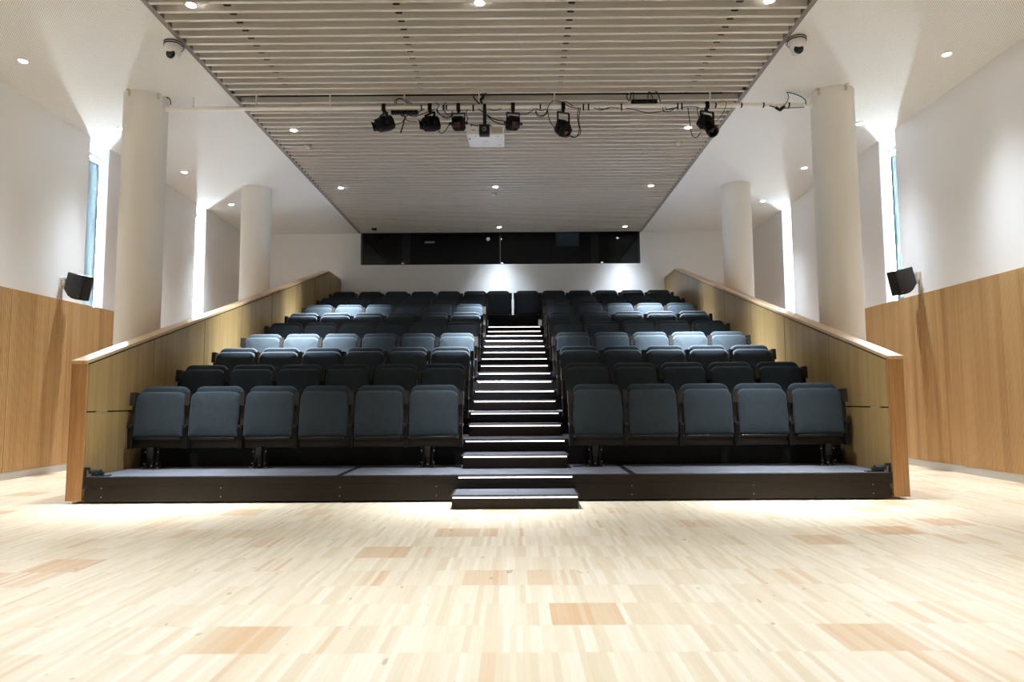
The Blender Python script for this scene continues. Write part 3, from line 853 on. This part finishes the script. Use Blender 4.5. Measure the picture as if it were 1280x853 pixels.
cable([[(-.899, 4.286), (-.855, 4.256), (-.869, 4.196), (-.84, 4.137), (-.768, 4.091), (-.703, 4.121), (-.689, 4.18)], [(-.768, 4.285), (-.812, 4.226), (-.783, 4.166), (-.754, 4.136), (-.703, 4.15)], [(-.88, 4.20), (-.86, 4.15), (-.80, 4.105), (-.72, 4.11), (-.70, 4.17)]], 'coiled black cables hanging between second and third stage lights')
cable([[(-.869, 3.973), (-.825, 3.910), (-.768, 3.957), (-.717, 4.054)]], 'black cable sagging low from the second to third stage light')
cable([[(-.551, 4.03), (-.522, 4.075), (-.537, 4.149), (-.522, 4.201)]], 'thin black cable curving beside the stage light next to the projector')
cable([[(-.435, 4.395), (-.45, 4.343), (-.414, 4.29), (-.378, 4.265)], [(-.363, 4.395), (-.352, 4.342), (-.375, 4.305), (-.356, 4.262)], [(-.34, 4.395), (-.345, 4.34), (-.36, 4.30), (-.35, 4.262)], [(-.30, 4.40), (-.32, 4.36), (-.345, 4.30)]], 'black cable bundle dropping from the ceiling gap above the projector', r=.008)
cable([[(-.40, 4.208), (-.306, 4.133), (-.205, 4.072), (-.104, 4.06)], [(-.32, 4.148), (-.234, 4.058), (-.162, 4.02), (-.083, 4.009)]], 'black cables sagging from projector mount to the next stage light', r=.006)
cable([[(-.277, 4.205), (-.205, 4.184), (-.132, 4.205)]], 'short black cable drooping under the pipe beside projector mount')
cable([[(.075, 4.137), (.12, 4.133), (.168, 4.137), (.255, 4.203)]], 'thin black cable leading from the raised-flap stage light to a coil')
cable([[(.269, 4.196), (.269, 4.143), (.312, 4.098), (.384, 4.128), (.392, 4.187), (.327, 4.173), (.277, 4.196), (.272, 4.158), (.319, 4.113), (.377, 4.14), (.399, 4.195)]], 'round coil of black cable hanging under the pipe')
cable([[(.399, 4.202), (.413, 4.098), (.441, 4.023), (.485, 3.97)]], 'black cable dropping to the low-hanging stage light')
cable([[(.399, 4.205), (.444, 4.276), (.502, 4.291), (.574, 4.268), (.674, 4.215), (.789, 4.205)], [(.56, 4.28), (.62, 4.272), (.70, 4.225)]], 'black cable arching over the pipe above the low-hanging stage light')
cable([[(.76, 4.205), (.745, 4.095), (.764, 3.946), (.727, 3.858), (.655, 3.88)], [(.782, 4.205), (.758, 4.05), (.778, 3.902), (.698, 3.85), (.662, 3.873)]], 'long black cable loop hanging beside the low-hanging stage light')
cable([[(.941, 4.206), (1.02, 4.175), (1.107, 4.204), (1.23, 4.205)], [(.99, 4.204), (1.045, 4.182), (1.12, 4.204)]], 'slack black cable under the pipe between two pairs of ties')
cable([[(1.312, 4.204), (1.41, 4.18), (1.539, 4.14), (1.654, 4.145), (1.76, 4.17), (1.857, 4.205)], [(1.728, 4.205), (1.744, 4.148), (1.822, 4.156), (1.883, 4.205)], [(1.75, 4.205), (1.79, 4.17), (1.86, 4.18), (1.90, 4.205)]], 'slack black cables sagging under the pipe below the upper power strip')
cable([[(2.022, 4.205), (2.035, 4.056), (2.056, 3.878), (2.107, 3.842), (2.169, 3.912)]], 'long black cable loop hanging beside the profile spotlight')
cable([[(2.134, 4.205), (2.132, 4.127), (2.157, 4.091), (2.229, 4.18)], [(1.95, 4.203), (2.05, 4.203), (2.15, 4.203)]], 'short black cable curl just above the profile spotlight')
cable([[(2.396, 4.268), (2.422, 4.277), (2.465, 4.241), (2.408, 4.107), (2.345, 4.04)]], 'thin black safety wire from the pipe to the profile spotlight', r=.003)
cable([[(1.357, 4.294), (1.366, 4.383), (1.375, 4.42)], [(1.40, 4.30), (1.392, 4.38), (1.38, 4.42)], [(1.557, 4.31), (1.576, 4.382), (1.618, 4.31)], [(1.602, 4.391), (1.662, 4.372), (1.703, 4.268)], [(1.34, 4.27), (1.31, 4.33), (1.36, 4.36)]], 'black cables rising from the upper power strip into the ceiling gap', r=.006)
cable([[(3.172, 4.381), (3.186, 4.316), (3.148, 4.236), (3.086, 4.191)]], 'grey cable hanging from the ceiling to a black connector', 'grey_cable', .005)
cable([[(3.172, 4.381), (3.282, 4.342), (3.367, 4.288), (3.39, 4.234)]], 'teal cable strung from the ceiling to the column top', 'teal_cable', .006)
cable([[(3.138, 4.186), (3.241, 4.187), (3.363, 4.198)]], 'short teal cable running under the pipe beside the column', 'teal_cable', .006)
cable([[(-4.00, 4.36), (-3.96, 4.335), (-3.945, 4.30), (-3.95, 4.268)]], 'short dark cable at the column end of the pipe', 'grey_cable', .006, y=PY-.06)
for x, s, lab in ((2.69, 1, 'five-seat'), (-3.247, -1, 'six-seat')):
    mb = MB(); mb.tube([(x-s*.03, 7.46, H+.075), (x, 7.50, H+.06), (x+s*.004, 7.56, H+.035), (x-s*.006, 7.62, H+.012), (x-s*.05, 7.635, H+.01)], .018 if s > 0 else .010, 8)
    tag(mb.build('cable', M['cable']), 'black hose end beside the slat ends on the %s side' % lab, 'cable')
mb = MB(); mb.cyl((3.028, PY-.05, 4.192), (3.078, PY-.05, 4.158), .016, n=10); mb.cyl((3.078, PY-.05, 4.158), (3.135, PY-.05, 4.20), .018, .012, n=10); mb.tube([(3.035, PY-.05, 4.19), (3.0, PY-.05, 4.20), (2.96, PY-.05, 4.212)], .006)
tag(mb.build('cable_connector', M['black']), 'black cable connector hanging under the pipe beside the column', 'connector')

# ------------------------------------------------------------------ dome cameras
for x, lab, pan in ((-3.338, 'white dome security camera by the slats on the six-seat side', -.05), (2.796, 'white dome security camera by the slats on the five-seat side', -.1)):
    y = 6.50; root = thing('dome_camera', (x, y, H), lab, 'security camera', 'dome cameras on the ceiling')
    mb = MB(); mb.lathe([(0, 0), (.088, 0), (.090, -.010), (.086, -.016), (.086, -.030), (.084, -.040), (.078, -.044)], (x, y, H), 32); mb.build('camera_base', M['proj'], root)
    for zz in (-.013, -.034):  # two black slots round the white base
        mb = MB(); mb.lathe([(.084, zz+.005), (.0905, zz+.005), (.0905, zz-.004), (.084, zz-.004)], (x, y, H), 32); mb.build('black_ring', M['black'], root)
    mb = MB(); mb.lathe([(.080, -.040), (.084, -.055), (.082, -.085), (.070, -.112), (.050, -.126), (0, -.130)], (x, y, H), 32); mb.build('camera_housing', M['proj'], root)
    c = Vector((x, y, H-.128)); R = Matrix.Translation(c) @ Matrix.Rotation(pan, 4, 'Z') @ Matrix.Rotation(math.radians(102), 4, 'X')
    mb = MB(); mb.lathe([(0, -.062), (.03, -.055), (.052, -.03), (.062, 0), (.054, .032), (.044, .046)], (0, 0, 0), 28, R); mb.build('camera_ball', M['proj'], root)
    mb = MB(); mb.lathe([(.044, .045), (.046, .05), (.040, .054), (0, .056)], (0, 0, 0), 28, R); mb.build('camera_lens', M['dark_lens'], root)
    s = 1 if x < 0 else -1
    mb = MB(); mb.tube([(x+s*.09, y+.01, H-.02), (x+s*.11, y, H-.05), (x+s*.105, y-.01, H-.085), (x+s*.08, y-.01, H-.10)], .003); mb.build('camera_cable', M['blue_cable'], root)

# ------------------------------------------------------------------ wall speakers
def speaker(X, s, lab):
    # profile in (distance from wall towards room, z), front is the long straight side facing the hall and tipped down
    yc = 8.45
    prof = [(.135, 2.462), (.385, 2.400), (.315, 2.108), (.255, 2.114), (.19, 2.134), (.14, 2.168), (.092, 2.236), (.086, 2.262)]
    root = thing('wall_speaker', (X-s*.1, yc, 2.12), lab, 'speaker', 'speakers on the side walls')
    ang = math.radians(13)*(-s)*-1
    R = Matrix.Translation((X-s*.25, yc, 0)) @ Matrix.Rotation(ang, 4, 'Z') @ Matrix.Translation((-(X-s*.25), -yc, 0))
    mb = MB(); mb.prism([(X-s*d, z) for d, z in prof], yc-.075, yc+.075, 'y', R)
    bmesh.ops.bevel(mb.bm, geom=list(mb.bm.edges), offset=.006, segments=2, profile=.5, affect='EDGES')
    mb.build('cabinet', M['speaker'], root, smooth=30)
    mb = MB(); mb.prism([(X-s*.382, 2.392), (X-s*.318, 2.120), (X-s*.323, 2.118), (X-s*.388, 2.391)], yc-.068, yc+.068, 'y', R); mb.build('front_grille', M['grille'], root, smooth=0)
    mb = MB()
    mb.box(*sorted((X, X-s*.02)), yc-.02, yc+.03, 2.13, 2.40)
    mb.box(*sorted((X, X-s*.13)), yc-.012, yc+.012, 2.372, 2.386); mb.box(*sorted((X-s*.055, X-s*.065)), yc-.03, yc+.03, 2.25, 2.40)
    mb.box(*sorted((X-s*.02, X-s*.16)), yc-.03, yc+.03, 2.30, 2.308)
    mb.build('wall_bracket', M['bracket'], root, smooth=0)
    mb = MB(); q = R @ Vector((X-s*.300, yc-.076, 2.14)); mb.cyl(q, q+Vector((-s*.006, -.002, 0)), .008, n=10); mb.build('badge', M['mark'], root)
speaker(WL, -1, 'black wall speaker above the oak panelling on the six-seat side')
speaker(WR, 1, 'black wall speaker above the oak panelling on the five-seat side')

# ------------------------------------------------------------------ inside the control room
root = thing('emergency_sign', (-1.88, YB+.85, 4.37), 'small greenish emergency sign glowing behind the control room window', 'sign')
mb = MB(); mb.box(-1.99, -1.775, YB+.85, YB+.88, 4.37, 4.405, .004); mb.build('sign_face', M['sign_green'], root)
mb = MB(); mb.box(-1.9, -1.865, YB+.85, YB+.88, 4.405, 5.2); mb.build('sign_stem', M['booth'], root, smooth=0)
root = thing('dome_lamp', (-.57, YB+.85, 4.45), 'small pale dome lamp seen high behind the control room window', 'lamp')
mb = MB(); mb.lathe([(0, -.04), (.03, -.03), (.043, 0), (.03, .03), (0, .035)], (-.57, YB+.85, 4.45), 20); mb.build('lamp_dome', M['dim_lamp'], root)
mb = MB(); mb.cyl((-.57, YB+.85, 4.48), (-.57, YB+.85, 5.2), .008, n=8); mb.build('lamp_stem', M['booth'], root)
root = thing('monitor', (1.22, YB+1.1, 4.36), 'dim grey screen hanging behind the control room window', 'monitor')
mb = MB(); mb.box(.97, 1.49, YB+1.1, YB+1.14, 4.34, 4.66, .006); mb.build('screen', M['monitor'], root)
mb = MB(); mb.box(1.20, 1.26, YB+1.14, YB+1.17, 4.5, 5.2); mb.build('screen_bracket', M['booth'], root, smooth=0)

# ------------------------------------------------------------------ world, camera, view
w = bpy.data.worlds.new('World'); SC.world = w; w.use_nodes = True
bg = w.node_tree.nodes['Background']; bg.inputs[0].default_value = (.60, .72, .77, 1); bg.inputs[1].default_value = .40

cam = bpy.data.cameras.new('camera'); co = bpy.data.objects.new('camera', cam); COL.objects.link(co); SC.camera = co
r = Vector((.99998, .00354, -.00578)); u = Vector((.00606, -.08492, .99637)); f = Vector((-.00304, .99638, .08494))
m = Matrix((r, u, -f)).transposed().to_4x4(); m.translation = (0, 0, CAM_Z); co.matrix_world = m
cam.sensor_width = 36; cam.lens = 860.48*36/1280; cam.clip_start = .05; cam.clip_end = 100
cam.dof.use_dof = True; cam.dof.focus_distance = 8.0; cam.dof.aperture_fstop = 2.8

vs = SC.view_settings
vs.view_transform = 'Standard'; vs.look = 'None'; vs.gamma = 1; vs.use_curve_mapping = False; vs.exposure = 1.75
SC.cycles.use_denoising = True
SC.cycles.max_bounces = 10; SC.cycles.diffuse_bounces = 6; SC.cycles.transparent_max_bounces = 8
SC.cycles.caustics_reflective = False; SC.cycles.caustics_refractive = False
